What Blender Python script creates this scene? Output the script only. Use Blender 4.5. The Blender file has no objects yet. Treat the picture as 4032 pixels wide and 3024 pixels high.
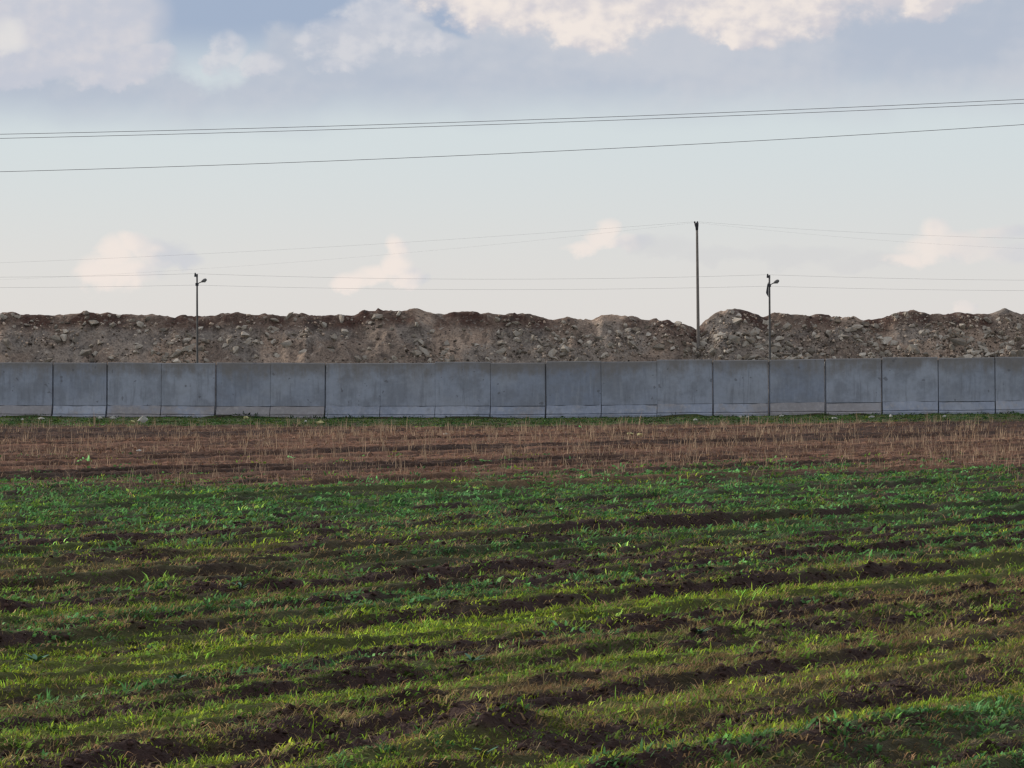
import bpy, bmesh, math, random
import numpy as np
from mathutils import Vector, Matrix

random.seed(7)
RNG = np.random.default_rng(7)
SC = bpy.context.scene
COL = SC.collection
F = 4000.0            # focal length in pixels of a 1024 px wide picture
EYE = 1.8             # eye height

# ------------------------------------------------------------------ camera
cam = bpy.data.cameras.new('camera')
cam.sensor_width = 36.0
cam.lens = F * 36.0 / 1024.0
cam.clip_start = 0.5
cam.clip_end = 12000
cam_o = bpy.data.objects.new('camera', cam)
COL.objects.link(cam_o)
cam_o.location = (0, 0, EYE)
cam_o.rotation_euler = (math.radians(90), 0, 0)
SC.camera = cam_o
SC.view_settings.view_transform = 'Standard'
SC.view_settings.look = 'None'
SC.view_settings.exposure = 0.0
SC.view_settings.gamma = 1.0
SC.view_settings.use_curve_mapping = False
SC.cycles.pixel_filter_type = 'BLACKMAN_HARRIS'
SC.cycles.filter_width = 1.4
SC.cycles.max_bounces = 4; SC.cycles.diffuse_bounces = 2; SC.cycles.glossy_bounces = 1; SC.cycles.transmission_bounces = 2

# ------------------------------------------------------------------ node helper
class X:
    """a node socket with arithmetic"""
    nt = None
    def __init__(s, sock): s.s = sock
    @staticmethod
    def m(op, *a, clamp=False):
        n = X.nt.nodes.new('ShaderNodeMath'); n.operation = op; n.use_clamp = clamp
        for i, v in enumerate(a):
            if isinstance(v, X): X.nt.links.new(v.s, n.inputs[i])
            else: n.inputs[i].default_value = v
        return X(n.outputs[0])
    def __add__(s, o): return X.m('ADD', s, o)
    __radd__ = __add__
    def __sub__(s, o): return X.m('SUBTRACT', s, o)
    def __rsub__(s, o): return X.m('SUBTRACT', o, s)
    def __mul__(s, o): return X.m('MULTIPLY', s, o)
    __rmul__ = __mul__
    def __truediv__(s, o): return X.m('DIVIDE', s, o)
def mx(a, b): return X.m('MAXIMUM', a, b)
def clamp01(a): return X.m('ADD', a, 0.0, clamp=True)
def sstep(v, lo, hi):
    n = X.nt.nodes.new('ShaderNodeMapRange'); n.interpolation_type = 'SMOOTHSTEP'
    for i, q in ((0, v), (1, lo), (2, hi)):
        if isinstance(q, X): X.nt.links.new(q.s, n.inputs[i])
        else: n.inputs[i].default_value = q
    n.inputs[3].default_value = 0; n.inputs[4].default_value = 1
    return X(n.outputs[0])
def mixc(fac, a, b, blend='MIX'):
    n = X.nt.nodes.new('ShaderNodeMix'); n.data_type = 'RGBA'; n.blend_type = blend
    for i, q in ((0, fac), (6, a), (7, b)):
        if isinstance(q, X): X.nt.links.new(q.s, n.inputs[i])
        elif isinstance(q, (int, float)): n.inputs[i].default_value = q
        else: n.inputs[i].default_value = (*q, 1)
    return X(n.outputs[2])
def noise(vec, scale, detail=3, rough=0.55, dist=0.0, out=0):
    n = X.nt.nodes.new('ShaderNodeTexNoise')
    n.inputs['Scale'].default_value = scale; n.inputs['Detail'].default_value = detail
    n.inputs['Roughness'].default_value = rough; n.inputs['Distortion'].default_value = dist
    if vec is not None: X.nt.links.new(vec.s, n.inputs['Vector'])
    return X(n.outputs[out])
def mapv(vec, loc=(0, 0, 0), scale=(1, 1, 1), rot=(0, 0, 0)):
    n = X.nt.nodes.new('ShaderNodeMapping')
    n.inputs['Location'].default_value = loc; n.inputs['Scale'].default_value = scale; n.inputs['Rotation'].default_value = rot
    X.nt.links.new(vec.s, n.inputs['Vector']); return X(n.outputs[0])
def lin(c):
    return tuple(((v/255)/12.92 if v/255 <= .04045 else ((v/255+.055)/1.055)**2.4) for v in c)

# ------------------------------------------------------------------ sky and sun
SUN_EL, SUN_AZ = math.radians(20), math.radians(-62)     # low sun to the left, beyond the wall
BG = 0.1
def build_world():
    w = bpy.data.worlds.new('World'); SC.world = w; w.use_nodes = True
    w.cycles.sampling_method = 'MANUAL'; w.cycles.sample_map_resolution = 256
    nt = w.node_tree; nt.nodes.clear(); X.nt = nt
    out = nt.nodes.new('ShaderNodeOutputWorld'); bg = nt.nodes.new('ShaderNodeBackground')
    nt.links.new(bg.outputs[0], out.inputs[0]); bg.inputs[1].default_value = BG
    sky = nt.nodes.new('ShaderNodeTexSky'); sky.sky_type = 'NISHITA'; sky.sun_disc = False
    sky.sun_elevation = SUN_EL; sky.sun_rotation = SUN_AZ
    sky.air_density = 1.0; sky.dust_density = 1.0; sky.ozone_density = 2.0
    nish = X(sky.outputs[0])
    tc = nt.nodes.new('ShaderNodeTexCoord'); d = X(tc.outputs['Generated'])
    sp = nt.nodes.new('ShaderNodeSeparateXYZ'); nt.links.new(d.s, sp.inputs[0])
    dx, dy, dz = (X(sp.outputs[i]) for i in range(3))
    u0 = X.m('ARCTAN2', dx, dy) * F          # arc units: 1/4000 rad
    v0 = X.m('ARCSINE', dz) * F
    def C(*c): return tuple(v / BG for v in lin(c))
    def vec(x, y):
        n = nt.nodes.new('ShaderNodeCombineXYZ'); nt.links.new(x.s, n.inputs[0]); nt.links.new(y.s, n.inputs[1]); return X(n.outputs[0])
    nA = noise(d, 45, 2, .6) - .5                                                   # broad and fine turbulence
    nB = noise(mapv(d, loc=(3.1, 1.7, .4)), 45, 2, .6) - .5
    nF = noise(mapv(d, loc=(1.1, 5.7, 2.4), scale=(1, 1, 1.3)), 130, 4, .6) - .5
    nS = noise(mapv(d, loc=(1.1 - .0018, 5.7, 2.4 + .0026), scale=(1, 1, 1.3)), 130, 2, .6) - .5
    nC = noise(mapv(d, loc=(7.1, 2.7, 1.4), scale=(1, 1, 2.4)), 14, 3, .6)
    relief = nF - nS                                                                # billows lit from the upper left
    wide = vec(u0 + nA * 100 + nF * 34, v0 + nB * 80 + nF * 30)
    tight = vec(u0 + nA * 34 + nF * 26, v0 + nB * 26 + nF * 24)
    def blobs(uv, lst):
        m_ = None
        for px, py, ru, rv in lst:
            n = nt.nodes.new('ShaderNodeVectorMath'); n.operation = 'MULTIPLY_ADD'; nt.links.new(uv.s, n.inputs[0])
            n.inputs[1].default_value = (1/ru, 1/rv, 0); n.inputs[2].default_value = (-(px-512)/ru, -(384-py)/rv, 0)
            k = nt.nodes.new('ShaderNodeVectorMath'); k.operation = 'DOT_PRODUCT'; nt.links.new(n.outputs[0], k.inputs[0]); nt.links.new(n.outputs[0], k.inputs[1])
            q = X(k.outputs['Value']); m_ = q if m_ is None else X.m('MINIMUM', m_, q)
        return 1 - m_
    # clear air: the sky texture, whitened by thick air towards the horizon
    air = mixc(sstep(v0, 60, 270), C(226, 223, 221), C(214, 223, 227))
    air = mixc(sstep(v0, 296, 362), air, C(158, 174, 201))
    air = mixc(sstep(v0, 700, 3000), air, C(150, 176, 208))
    base = mixc(.9, nish, air)
    # broken cloud over the rest of the dome
    cover = sstep(nC + nA * .25, .30, .54) * sstep(v0, 390, 560)
    colr = mixc(cover * .9, base, mixc(sstep(nC + nB * .6, .36, .66), C(196, 200, 213), C(234, 228, 224)))
    # long lavender deck with a soft underside
    deck = sstep(v0 - u0 * .028 + nC * 46 + nA * 30 + nF * 10, 262, 326)
    gap = sstep(blobs(wide, [(212, 30, 70, 60), (310, 0, 140, 46), (456, 14, 32, 28)]) + nF * .3, -.25, .6)
    deckf = deck * (1 - gap * .92) * (1 - sstep(v0, 430, 700))
    colr = mixc(deckf * .95, colr, mixc(sstep(nC + nA * .22 + relief * .25, .30, .70), C(181, 190, 205), C(198, 202, 211)))
    # pale cloud on the left with a bright knot
    lc = sstep(blobs(wide, [(30, 22, 150, 66), (120, 70, 66, 22), (40, 66, 110, 26)]) + nF * .3, -.1, .55)
    colr = mixc(lc * .85, colr, mixc(sstep(nC + relief * .6, .30, .70), C(199, 202, 213), C(216, 213, 217)))
    colr = mixc(sstep(blobs(tight, [(14, 40, 24, 20)]), -.3, 1) * .7, colr, C(230, 227, 224))
    # torn little clouds in the blue gap
    tw = sstep(blobs(tight, [(228, 54, 20, 22), (262, 66, 26, 11), (345, 44, 40, 26), (385, 22, 46, 30), (425, 46, 40, 16), (335, 70, 20, 10)]) + nF * 1.6 + nA * 1.2, -.2, .8)
    colr = mixc(tw * .75, colr, mixc(sstep(relief, -.18, .18), C(197, 201, 212), C(215, 215, 220)))
    # cream cumulus along the top
    cr = blobs(wide, [(520, -6, 90, 46), (600, 14, 90, 34), (715, 2, 130, 40), (735, 34, 26, 16), (820, 0, 110, 34), (910, -8, 90, 26)])
    ccr = mixc(sstep(nC * .6 + nA * .5 + relief * 1.0 + cr * .22, .24, .78), C(208, 205, 211), C(241, 231, 224))
    colr = mixc(sstep(cr + nF * .8 + nA * .6, -.35, .60) * .97, colr, ccr)
    # evening cumulus low over the horizon, lit from the left
    def cumulus(lst, cx, half, amt, warm=(243, 231, 223), cool=(206, 208, 214)):
        nonlocal colr
        f = sstep(blobs(tight, lst) + nF * 1.3 + nA * .6, -.6, .95)
        colr = mixc(f * amt, colr, mixc(sstep(u0 - (cx - 512) - relief * 60 + nF * 30, -half, half), C(*warm), C(*cool)))
    cumulus([(118, 258, 18, 16), (136, 250, 20, 13), (104, 276, 24, 16), (130, 274, 34, 14), (164, 256, 26, 14), (184, 262, 18, 9)], 150, 26, .85)
    cumulus([(400, 252, 12, 16), (396, 270, 18, 14), (372, 276, 26, 11), (350, 280, 16, 10), (412, 280, 16, 9)], 412, 16, .9)
    cumulus([(608, 231, 13, 11), (598, 240, 20, 10), (580, 247, 24, 7), (626, 246, 30, 9)], 626, 20, .8)
    cumulus([(660, 250, 40, 11), (720, 256, 50, 9), (800, 254, 60, 10), (880, 262, 50, 9)], 560, 20, .35, cool=(206, 206, 209))
    cumulus([(938, 234, 18, 15), (926, 250, 26, 15), (906, 262, 22, 9), (956, 250, 22, 16)], 950, 24, .75)
    cumulus([(970, 250, 30, 14), (994, 236, 16, 6), (1012, 236, 24, 10), (1000, 256, 40, 10)], 1000, 40, .75, warm=(232, 224, 219))
    cumulus([(963, 309, 14, 6)], 970, 20, .6)
    nt.links.new(colr.s, bg.inputs[0])
build_world()
sun = bpy.data.lights.new('sun', 'SUN'); sun.energy = 3.8; sun.angle = math.radians(14); sun.color = (1.0, .92, .83)
sun_o = bpy.data.objects.new('sun', sun); COL.objects.link(sun_o)
sd_ = Vector((math.sin(SUN_AZ) * math.cos(SUN_EL), math.cos(SUN_AZ) * math.cos(SUN_EL), math.sin(SUN_EL)))
sun_o.rotation_euler = sd_.to_track_quat('Z', 'Y').to_euler()
sun_o.location = sd_ * 300

# ------------------------------------------------------------------ numeric helpers
def hash2(ix, iy, seed):
    h = (ix.astype(np.int64) * 374761393 + iy.astype(np.int64) * 668265263 + seed * 974634541) & 0xFFFFFFFF
    h = ((h ^ (h >> 13)) * 1274126177) & 0xFFFFFFFF
    h = ((h ^ (h >> 16)) * 2246822519) & 0xFFFFFFFF
    return ((h ^ (h >> 15)) & 0xFFFFFF) / float(0xFFFFFF)
def vn(x, y, seed=0):
    ix = np.floor(x); iy = np.floor(y); fx = x - ix; fy = y - iy
    fx = fx*fx*(3-2*fx); fy = fy*fy*(3-2*fy)
    a = hash2(ix, iy, seed); b = hash2(ix+1, iy, seed); c = hash2(ix, iy+1, seed); d = hash2(ix+1, iy+1, seed)
    return (a*(1-fx)+b*fx)*(1-fy) + (c*(1-fx)+d*fx)*fy
def fbm(x, y, seed=0, oct=4, gain=.5):
    r = 0; a = 1; tot = 0
    for i in range(oct):
        r = r + a*vn(x*2**i + 17.3*i, y*2**i + 9.1*i, seed+i); tot += a; a *= gain
    return r/tot
def ss(v, lo, hi):
    t = np.clip((v-lo)/(hi-lo), 0, 1); return t*t*(3-2*t)
def mesh_np(name, V, faces_flat, nper, col=None, smooth=False):
    """mesh from numpy: faces_flat = loop vertex indices, nper = vertices of each face"""
    me = bpy.data.meshes.new(name)
    me.vertices.add(len(V)); me.vertices.foreach_set('co', np.ascontiguousarray(V, dtype=np.float32).ravel())
    nper = np.asarray(nper, dtype=np.int32)
    me.loops.add(int(nper.sum())); me.loops.foreach_set('vertex_index', np.ascontiguousarray(faces_flat, dtype=np.int32).ravel())
    me.polygons.add(len(nper))
    st = np.zeros(len(nper), dtype=np.int32); st[1:] = np.cumsum(nper)[:-1]
    me.polygons.foreach_set('loop_start', st)
    if smooth: me.polygons.foreach_set('use_smooth', np.ones(len(nper), dtype=bool))
    if col is not None:
        at = me.attributes.new('col', 'FLOAT_COLOR', 'POINT')
        c4 = np.ones((len(V), 4), dtype=np.float32); c4[:, :3] = col
        at.data.foreach_set('color', c4.ravel())
    me.update(calc_edges=True); me.validate()
    return me
def link(name, me, mat=None, parent=None, **props):
    o = bpy.data.objects.new(name, me); COL.objects.link(o)
    if mat is not None and me is not None and not me.materials: me.materials.append(mat)
    if parent is not None: o.parent = parent
    for k, v in props.items(): o[k] = v
    return o

# ------------------------------------------------------------------ materials
def new_mat(name):
    m = bpy.data.materials.new(name); m.use_nodes = True
    nt = m.node_tree; nt.nodes.clear(); X.nt = nt
    o = nt.nodes.new('ShaderNodeOutputMaterial'); b = nt.nodes.new('ShaderNodeBsdfPrincipled')
    nt.links.new(b.outputs[0], o.inputs[0]); b.inputs['Specular IOR Level'].default_value = .15
    b.inputs['Roughness'].default_value = .9
    return m, nt, b, o
def texco(kind='Object'):
    return X(X.nt.nodes.new('ShaderNodeTexCoord').outputs[kind])
def attr(name):
    n = X.nt.nodes.new('ShaderNodeAttribute'); n.attribute_name = name; return X(n.outputs['Color'])
def bump(nt, b, h, strength, dist):
    n = nt.nodes.new('ShaderNodeBump'); n.inputs['Strength'].default_value = strength; n.inputs['Distance'].default_value = dist
    nt.links.new(h.s, n.inputs['Height']); nt.links.new(n.outputs[0], b.inputs['Normal'])
def to_rgb(x):
    n = X.nt.nodes.new('ShaderNodeCombineXYZ')
    for i in range(3): X.nt.links.new(x.s, n.inputs[i])
    return X(n.outputs[0])

def mat_field():
    m, nt, b, o = new_mat('tilled_soil')
    p = texco(); c = attr('col')
    n1 = noise(p, 6, 5, .65); n2 = noise(mapv(p, loc=(4, 9, 1)), 26, 4, .6)
    k = (n1 * 1.5 + .2) * (n2 * 1.3 + .35)
    cc = mixc(1.0, c, to_rgb(k), 'MULTIPLY')
    nt.links.new(cc.s, b.inputs['Base Color'])
    bump(nt, b, n1 * .5 + n2 * .5, 1.0, .13)
    return m
def mat_blades(name, trans=.3):
    m, nt, b, o = new_mat(name)
    c = attr('col')
    nt.links.new(c.s, b.inputs['Base Color'])
    b.inputs['Specular IOR Level'].default_value = .12
    t = nt.nodes.new('ShaderNodeBsdfTranslucent'); nt.links.new(c.s, t.inputs[0])
    mi = nt.nodes.new('ShaderNodeMixShader'); mi.inputs[0].default_value = trans
    nt.links.new(b.outputs[0], mi.inputs[1]); nt.links.new(t.outputs[0], mi.inputs[2]); nt.links.new(mi.outputs[0], o.inputs[0])
    return m
def objrand():
    n = X.nt.nodes.new('ShaderNodeObjectInfo'); return X(n.outputs['Random'])
def mat_rock(name, dark, light, warm):
    m, nt, b, o = new_mat(name)
    p = texco(); r = objrand()
    c = mixc(r, dark, light)
    c = mixc(sstep(noise(p, 2.5, 4), .45, .7) * .7, c, warm)
    c = mixc(1.0, c, to_rgb(noise(p, 9, 4, .6) * .8 + .55), 'MULTIPLY')
    nt.links.new(c.s, b.inputs['Base Color']); bump(nt, b, noise(p, 14, 4), .5, .04)
    return m
def mat_mound():
    m, nt, b, o = new_mat('rubble_soil')
    p = texco()
    c = attr('col')
    n1 = noise(mapv(p, scale=(1, 1, .55)), .55, 5, .6); n2 = noise(p, 2.6, 5, .65); n3 = noise(mapv(p, loc=(5, 2, 8)), 8, 4, .6)
    c = mixc(sstep(n1, .42, .62) * .8, c, mixc(.45, c, (.38, .30, .23)))
    nD = noise(mapv(p, loc=(9, 3, 2), scale=(1.3, 1, .8)), .9, 4, .65)
    c = mixc(sstep(nD, .47, .34) * .6, c, (.075, .062, .052))
    c = mixc(sstep(n2, .55, .7) * .7, c, (.35, .31, .26))
    c = mixc(sstep(n2, .48, .30) * .85, c, (.06, .05, .043))
    c = mixc(1.0, c, to_rgb(n3 * 1.9 + .02), 'MULTIPLY')
    nt.links.new(c.s, b.inputs['Base Color']); bump(nt, b, n2 * .5 + n3 * .5, .9, .18)
    return m
def mat_concrete(name, foot=False, mud=0.0):
    m, nt, b, o = new_mat(name)
    p = texco(); r = objrand()
    geo = X.nt.nodes.new('ShaderNodeSeparateXYZ'); X.nt.links.new(p.s, geo.inputs[0]); z = X(geo.outputs[2])
    pw = X(X.nt.nodes.new('ShaderNodeNewGeometry').outputs['Position'])
    c = mixc(r, (.235, .265, .325), (.325, .355, .41))
    n1 = noise(pw, .9, 5, .6); n2 = noise(pw, 5, 5, .65)
    st = noise(mapv(pw, scale=(3.2, 3.2, .35)), 1.6, 4, .6)                 # rain streaks
    c = mixc(sstep(n1, .40, .62) * .75, c, (.215, .232, .262))
    c = mixc(sstep(noise(mapv(pw, loc=(3, 1, 7)), .35, 3, .5), .45, .62) * .45, c, (.36, .385, .43))
    c = mixc(sstep(st, .5, .72) * .35, c, (.36, .385, .435))
    c = mixc(sstep(st, .47, .28) * .55, c, (.18, .19, .21))
    if not foot:
        topd = sstep(z + (n1 - .5) * 1.6 + (st - .5) * 1.2, 1.95, 3.0)      # grime that ran down from the top edge
        c = mixc(topd * .85, c, (.19, .175, .16))
        c = mixc(sstep(noise(pw, 3.2, 1), .71, .75) * .6, c, (.12, .12, .13))   # pock marks
    else:
        c = mixc(sstep(n1 + (n2 - .5) * .5 + (r - .5) * .5 + mud, .30, .66) * .65, c, (.27, .24, .22))   # mud splash
        c = mixc(sstep(n2, .52, .7) * .4, c, (.37, .35, .325))
    c = mixc(1.0, c, to_rgb(n2 * .5 + .95), 'MULTIPLY')
    nt.links.new(c.s, b.inputs['Base Color']); bump(nt, b, n2, .3, .02)
    return m
def mat_plain(name, col, rough=.7, metal=0.0, var=.5, scale=6):
    m, nt, b, o = new_mat(name)
    c = mixc(1.0, col, to_rgb(noise(texco(), scale, 4, .6) * var * 2 + (1 - var)), 'MULTIPLY')
    nt.links.new(c.s, b.inputs['Base Color']); b.inputs['Roughness'].default_value = rough; b.inputs['Metallic'].default_value = metal
    return m
M_FIELD = mat_field()
M_BLADE = mat_blades('grass_blades', .42); M_STRAW = mat_blades('dry_straw', .12)
M_CLOD = mat_blades('soil_clods', .0)
M_MOUND = mat_mound()
M_ROCK = mat_rock('grey_rubble', (.15, .13, .105), (.52, .475, .40), (.34, .265, .19))
M_PEBBLE = mat_blades('small_rubble', .0)
M_PALE = mat_rock('pale_stone', (.42, .42, .38), (.55, .55, .50), (.42, .40, .34))
M_YEL = mat_rock('yellow_stone', (.42, .40, .19), (.52, .48, .22), (.38, .35, .2))
M_CONC = mat_concrete('weathered_concrete'); M_FOOT = mat_concrete('muddy_concrete', True, .18); M_FOOTC = mat_concrete('clean_concrete', True, -.30); M_FOOTG = mat_concrete('dusty_concrete', True, -.04)
M_WOOD = mat_plain('weathered_pole', (.21, .19, .17), .85)
M_STEEL = mat_plain('galvanised_pole', (.105, .10, .095), .6)
M_DARK = mat_plain('dark_fittings', (.05, .05, .055), .6)
M_LAMP = mat_plain('lamp_housing', (.15, .145, .14), .5)
M_WIRE = mat_plain('cable', (.18, .18, .19), .6)

# ------------------------------------------------------------------ terrain of the field
ROWA = math.radians(30); CA, SA = math.cos(ROWA), math.sin(ROWA)
LROW = .56
WX = np.array([-60, -28, -8, 0, 10, 28, 60.]); WZ = np.array([.03, .0, -.07, -.05, .06, .24, .3])
def wall_y(x): return 215.5 - 0.105*np.asarray(x)
def base_z(x, y):
    return np.interp(x, WX, WZ) * ss(y, 95, 205)
HEAP = (-.17, 19.45, .34, .15)
def terrain(x, y):
    s = x*CA - y*SA; t = x*SA + y*CA
    p = s/LROW + .75*(fbm(t*.09, s*.16, 11, 3)-.5) + .10*(vn(t*.5, s*.4, 12)-.5)
    row = np.floor(p); f = p - row
    h = ss(f, .0, .6) * (1 - ss(f, .62, .96))
    amp = .028 + .065*hash2(row, row*0, 21)**1.3 * (.25 + 1.4*fbm(t*.06 + row*7.7, row*1.0, 22, 3))
    brown = ss(y - (72.5 + .50*x + 20*(fbm(x*.16, y*.06, 31, 3)-.5) + 26*(fbm(t*.08, p*.9, 33, 3)-.5)), -8, 8)
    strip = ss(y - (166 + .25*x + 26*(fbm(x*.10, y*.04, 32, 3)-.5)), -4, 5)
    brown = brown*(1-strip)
    near_fade = 1 - ss(y, 165, 200)
    amp = amp*(1 - .25*brown)*near_fade
    rs = hash2(row, row*0, 23)
    pm = s/1.5 + .55*(fbm(t*.05, s*.1, 13, 3)-.5) + .07*(vn(t*.4, s*.5, 14)-.5)      # broad plough lands carrying the small rows
    rm = np.floor(pm); fm = pm - rm
    hm = ss(fm, .0, .66) * (1 - ss(fm, .68, .90))
    am = (.02 + .08*hash2(rm, rm*0, 15)*(.3 + 1.3*fbm(t*.07 + rm*5.3, rm*1.0, 16, 3)))*near_fade
    facem = ss(fm, .64, .72) * (1 - ss(fm, .90, .97))
    band = fbm(t*.02, s*.22, 17, 3)
    soiln = fbm(t*.07 + row*3.1, s*.7, 24, 4)
    face = ss(f, .50, .68) * (1 - ss(f, .93, 1.0))
    soil = ss(np.maximum(face*(.14+.70*rs), facem*(.12+.58*hash2(rm, rm*0, 18))) + 1.6*(soiln-.5) + .9*(fbm(t*1.2, s*3.6, 25, 3)-.5), .46, .80)
    soil = np.maximum(soil, ss(soiln + .3*(fbm(x*2.3, y*2.3, 26, 3)-.5), .66, .78)*.8)
    cl = (fbm(t*1.5, s*3.6, 41, 3)-.5)*.09 + (fbm(x*9, y*9, 42, 3, .65)-.5)*.075
    tuss = 1 - 2*np.abs(fbm(t*.35, s*2.8, 45, 4, .6)-.5)
    cl = cl*(.55 + .7*soil)*near_fade + (fbm(t*.12, s*.5, 43, 3)-.5)*.05*near_fade + (tuss-.75)*.13*near_fade
    z = base_z(x, y) + amp*h + am*hm + cl
    wd = wall_y(x) - .35 - y                                     # soil and weeds banked unevenly against the wall
    z = z + .15*np.exp(-(wd/.9)**2)*ss(fbm(x*.45, y*.3, 46, 3), .35, .75)*(wd > -1.5)
    g = np.exp(-(((x-HEAP[0])/HEAP[2])**2 + ((y-HEAP[1])/.45)**2))
    z = z + HEAP[3]*g*(.7+.6*fbm(x*8, y*8, 44, 2)); soil = np.maximum(soil, ss(g, .25, .5))
    return dict(z=z, f=f, row=row, s=s, t=t, p=p, soil=soil, brown=brown, strip=strip, rs=rs, h=np.maximum(h*.6, hm), facem=facem, band=band)
def half_w(y): return .150*np.maximum(y, 0) + 1.6

def weights(T, x, y):
    t, p = T['t'], T['p']
    n1 = fbm(t*.035, p*.9, 51, 4); n2 = fbm(t*.04 + 40, p*.8, 52, 4); n3 = fbm(t*.05 + 90, p*.9, 53, 4)
    top = ss(y, 40, 56) * (1 - ss(y, 80, 96))
    left = ss(-x/np.maximum(y, 1), -.05, .1)
    wy = ss(n1, .47, .62)*1.9*(1-.75*top)*(.55+.8*(1-T['h']))
    wt = ss(n2, .46, .62)*1.3 + 1.2*top
    rr = ss(x/np.maximum(y, 1), -.04, .09)*(1-ss(y, 24, 40))
    ws = ss(n3, .50 - .06*rr, .64)*(1.2 + rr)*(1-.7*top)*(.5+.9*T['h']) + (.32 + .40*rr)*(1-.6*top)
    wg = .5 + .3*top + 0*left
    st = T['strip']
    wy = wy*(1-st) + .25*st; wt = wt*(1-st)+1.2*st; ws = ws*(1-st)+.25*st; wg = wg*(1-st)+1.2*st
    return wy, wg, wt, ws
C_YEL = np.array([.285, .375, .040]); C_GRN = np.array([.135, .225, .040]); C_TEAL = np.array([.088, .20, .066])
C_STR = np.array([.25, .18, .085]); C_SOIL = np.array([.050, .029, .024]); C_BRN = np.array([.180, .092, .056])

def build_field():
    ys = [-80, -30, -8, 0, 3, 5]
    y = 6.5
    while y < 219: ys.append(y); y += (.0023*y if y < 45 else .0034*y) if y > 15 else .02*y
    ys += [220, 222, 230, 240, 262, 300, 420, 800, 2000, 9000]
    ys = np.array(ys, dtype=float)
    us = np.linspace(-1, 1, 341)
    ext = np.array([1.12, 1.5, 2.3, 5, 15, 60])
    hw = half_w(ys)[:, None]
    core = us[None, :]*hw
    xl = -(hw + (ext[::-1][None, :]-1)*np.maximum(hw, 30)); xr = hw + (ext[None, :]-1)*np.maximum(hw, 30)
    Xg = np.concatenate([xl, core, xr], 1); Yg = np.repeat(ys[:, None], Xg.shape[1], 1)
    T = terrain(Xg, Yg)
    Z = T['z'].copy()
    bz = base_z(Xg, Yg)
    outer = (np.abs(Xg) > hw*1.02) | (Yg < 6) | (Yg > 219)
    Z[outer] = bz[outer]
    soil = T['soil'][..., None]; brown = T['brown'][..., None]; st = T['strip'][..., None]
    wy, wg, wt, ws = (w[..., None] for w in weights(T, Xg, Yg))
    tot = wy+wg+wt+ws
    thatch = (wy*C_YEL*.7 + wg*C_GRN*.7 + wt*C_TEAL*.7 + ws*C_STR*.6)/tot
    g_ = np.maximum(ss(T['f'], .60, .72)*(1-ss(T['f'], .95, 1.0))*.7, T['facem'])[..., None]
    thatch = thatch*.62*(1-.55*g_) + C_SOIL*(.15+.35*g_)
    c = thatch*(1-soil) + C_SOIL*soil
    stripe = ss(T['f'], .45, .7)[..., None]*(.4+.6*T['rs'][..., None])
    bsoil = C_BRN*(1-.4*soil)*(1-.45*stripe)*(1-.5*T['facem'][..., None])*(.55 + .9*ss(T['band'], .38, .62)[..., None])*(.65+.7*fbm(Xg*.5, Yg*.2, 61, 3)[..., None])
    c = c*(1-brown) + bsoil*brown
    nr, nc = Xg.shape
    V = np.stack([Xg, Yg, Z], -1).reshape(-1, 3)
    i = np.arange(nr*nc).reshape(nr, nc)
    Fq = np.stack([i[:-1, :-1], i[:-1, 1:], i[1:, 1:], i[1:, :-1]], -1).reshape(-1, 4)
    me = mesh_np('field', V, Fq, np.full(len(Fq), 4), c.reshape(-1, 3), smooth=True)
    link('field', me, M_FIELD, kind='structure')
build_field()

# ------------------------------------------------------------------ concrete wall
WDIR = Vector((1, -.105, 0)).normalized(); WN = Vector((-.105, -1, 0)).normalized()   # along it / towards the camera
PW, PH = 3.0, 3.0
def wall_point(k):           # k panels from the joint near the middle
    p0 = Vector((1.84, float(wall_y(1.84)), 0)) + WDIR*(k*PW)
    return p0
def panel_mesh(seed, lj, rj):
    """slab of one panel, local x along the wall, -y to the camera; lj/rj widths of the joint at its ends"""
    rg = random.Random(seed); bm = bmesh.new()
    x0, x1 = lj, PW - rj
    top = PH + rg.uniform(-.03, .03); tl = top + rg.uniform(-.02, .02)
    pts = [(-.15, .62), (-.15, 1), (.15, 1), (.15, -.3), (-.15, -.3)]
    prof = lambda t_: [(-.15, .665), (-.13, t_-.04), (-.095, t_), (.075, t_), (.11, t_-.04), (.13, -.4), (-.04, -.4), (-.05, .67)]
    cl_, cr_ = (.022 if lj > .03 else .006), (.022 if rj > .03 else .006)
    L = [bm.verts.new((x0, a, b)) for a, b in prof(tl)]; R = [bm.verts.new((x1, a, b)) for a, b in prof(top)]
    # chamfered vertical arrises
    Li = [bm.verts.new((x0+cl_*1.4, v.co.y - (cl_ if v.co.y < 0 else -cl_), v.co.z)) for v in L]
    Ri = [bm.verts.new((x1-cr_*1.4, v.co.y - (cr_ if v.co.y < 0 else -cr_), v.co.z)) for v in R]
    n = len(L)
    for i in range(n):
        j = (i+1) % n
        bm.faces.new((L[i], L[j], Li[j], Li[i])); bm.faces.new((Li[i], Li[j], Ri[j], Ri[i])); bm.faces.new((Ri[i], Ri[j], R[j], R[i]))
    bm.faces.new(L[::-1]); bm.faces.new(R)
    # tongue that fills the joint, set back
    for xa, xb in ((-.02, x0+.01),):
        vs = [bm.verts.new((xx, yy, zz)) for xx in (xa, xb) for yy in (.02, .07) for zz in (-.4, top-.12)]
        for f in ((0, 1, 3, 2), (4, 6, 7, 5), (0, 4, 5, 1), (2, 3, 7, 6), (1, 5, 7, 3), (0, 2, 6, 4)): bm.faces.new([vs[q] for q in f])
    bmesh.ops.recalc_face_normals(bm, faces=bm.faces)
    me = bpy.data.meshes.new('wall_panel'); bm.to_mesh(me); bm.free(); return me
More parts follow.
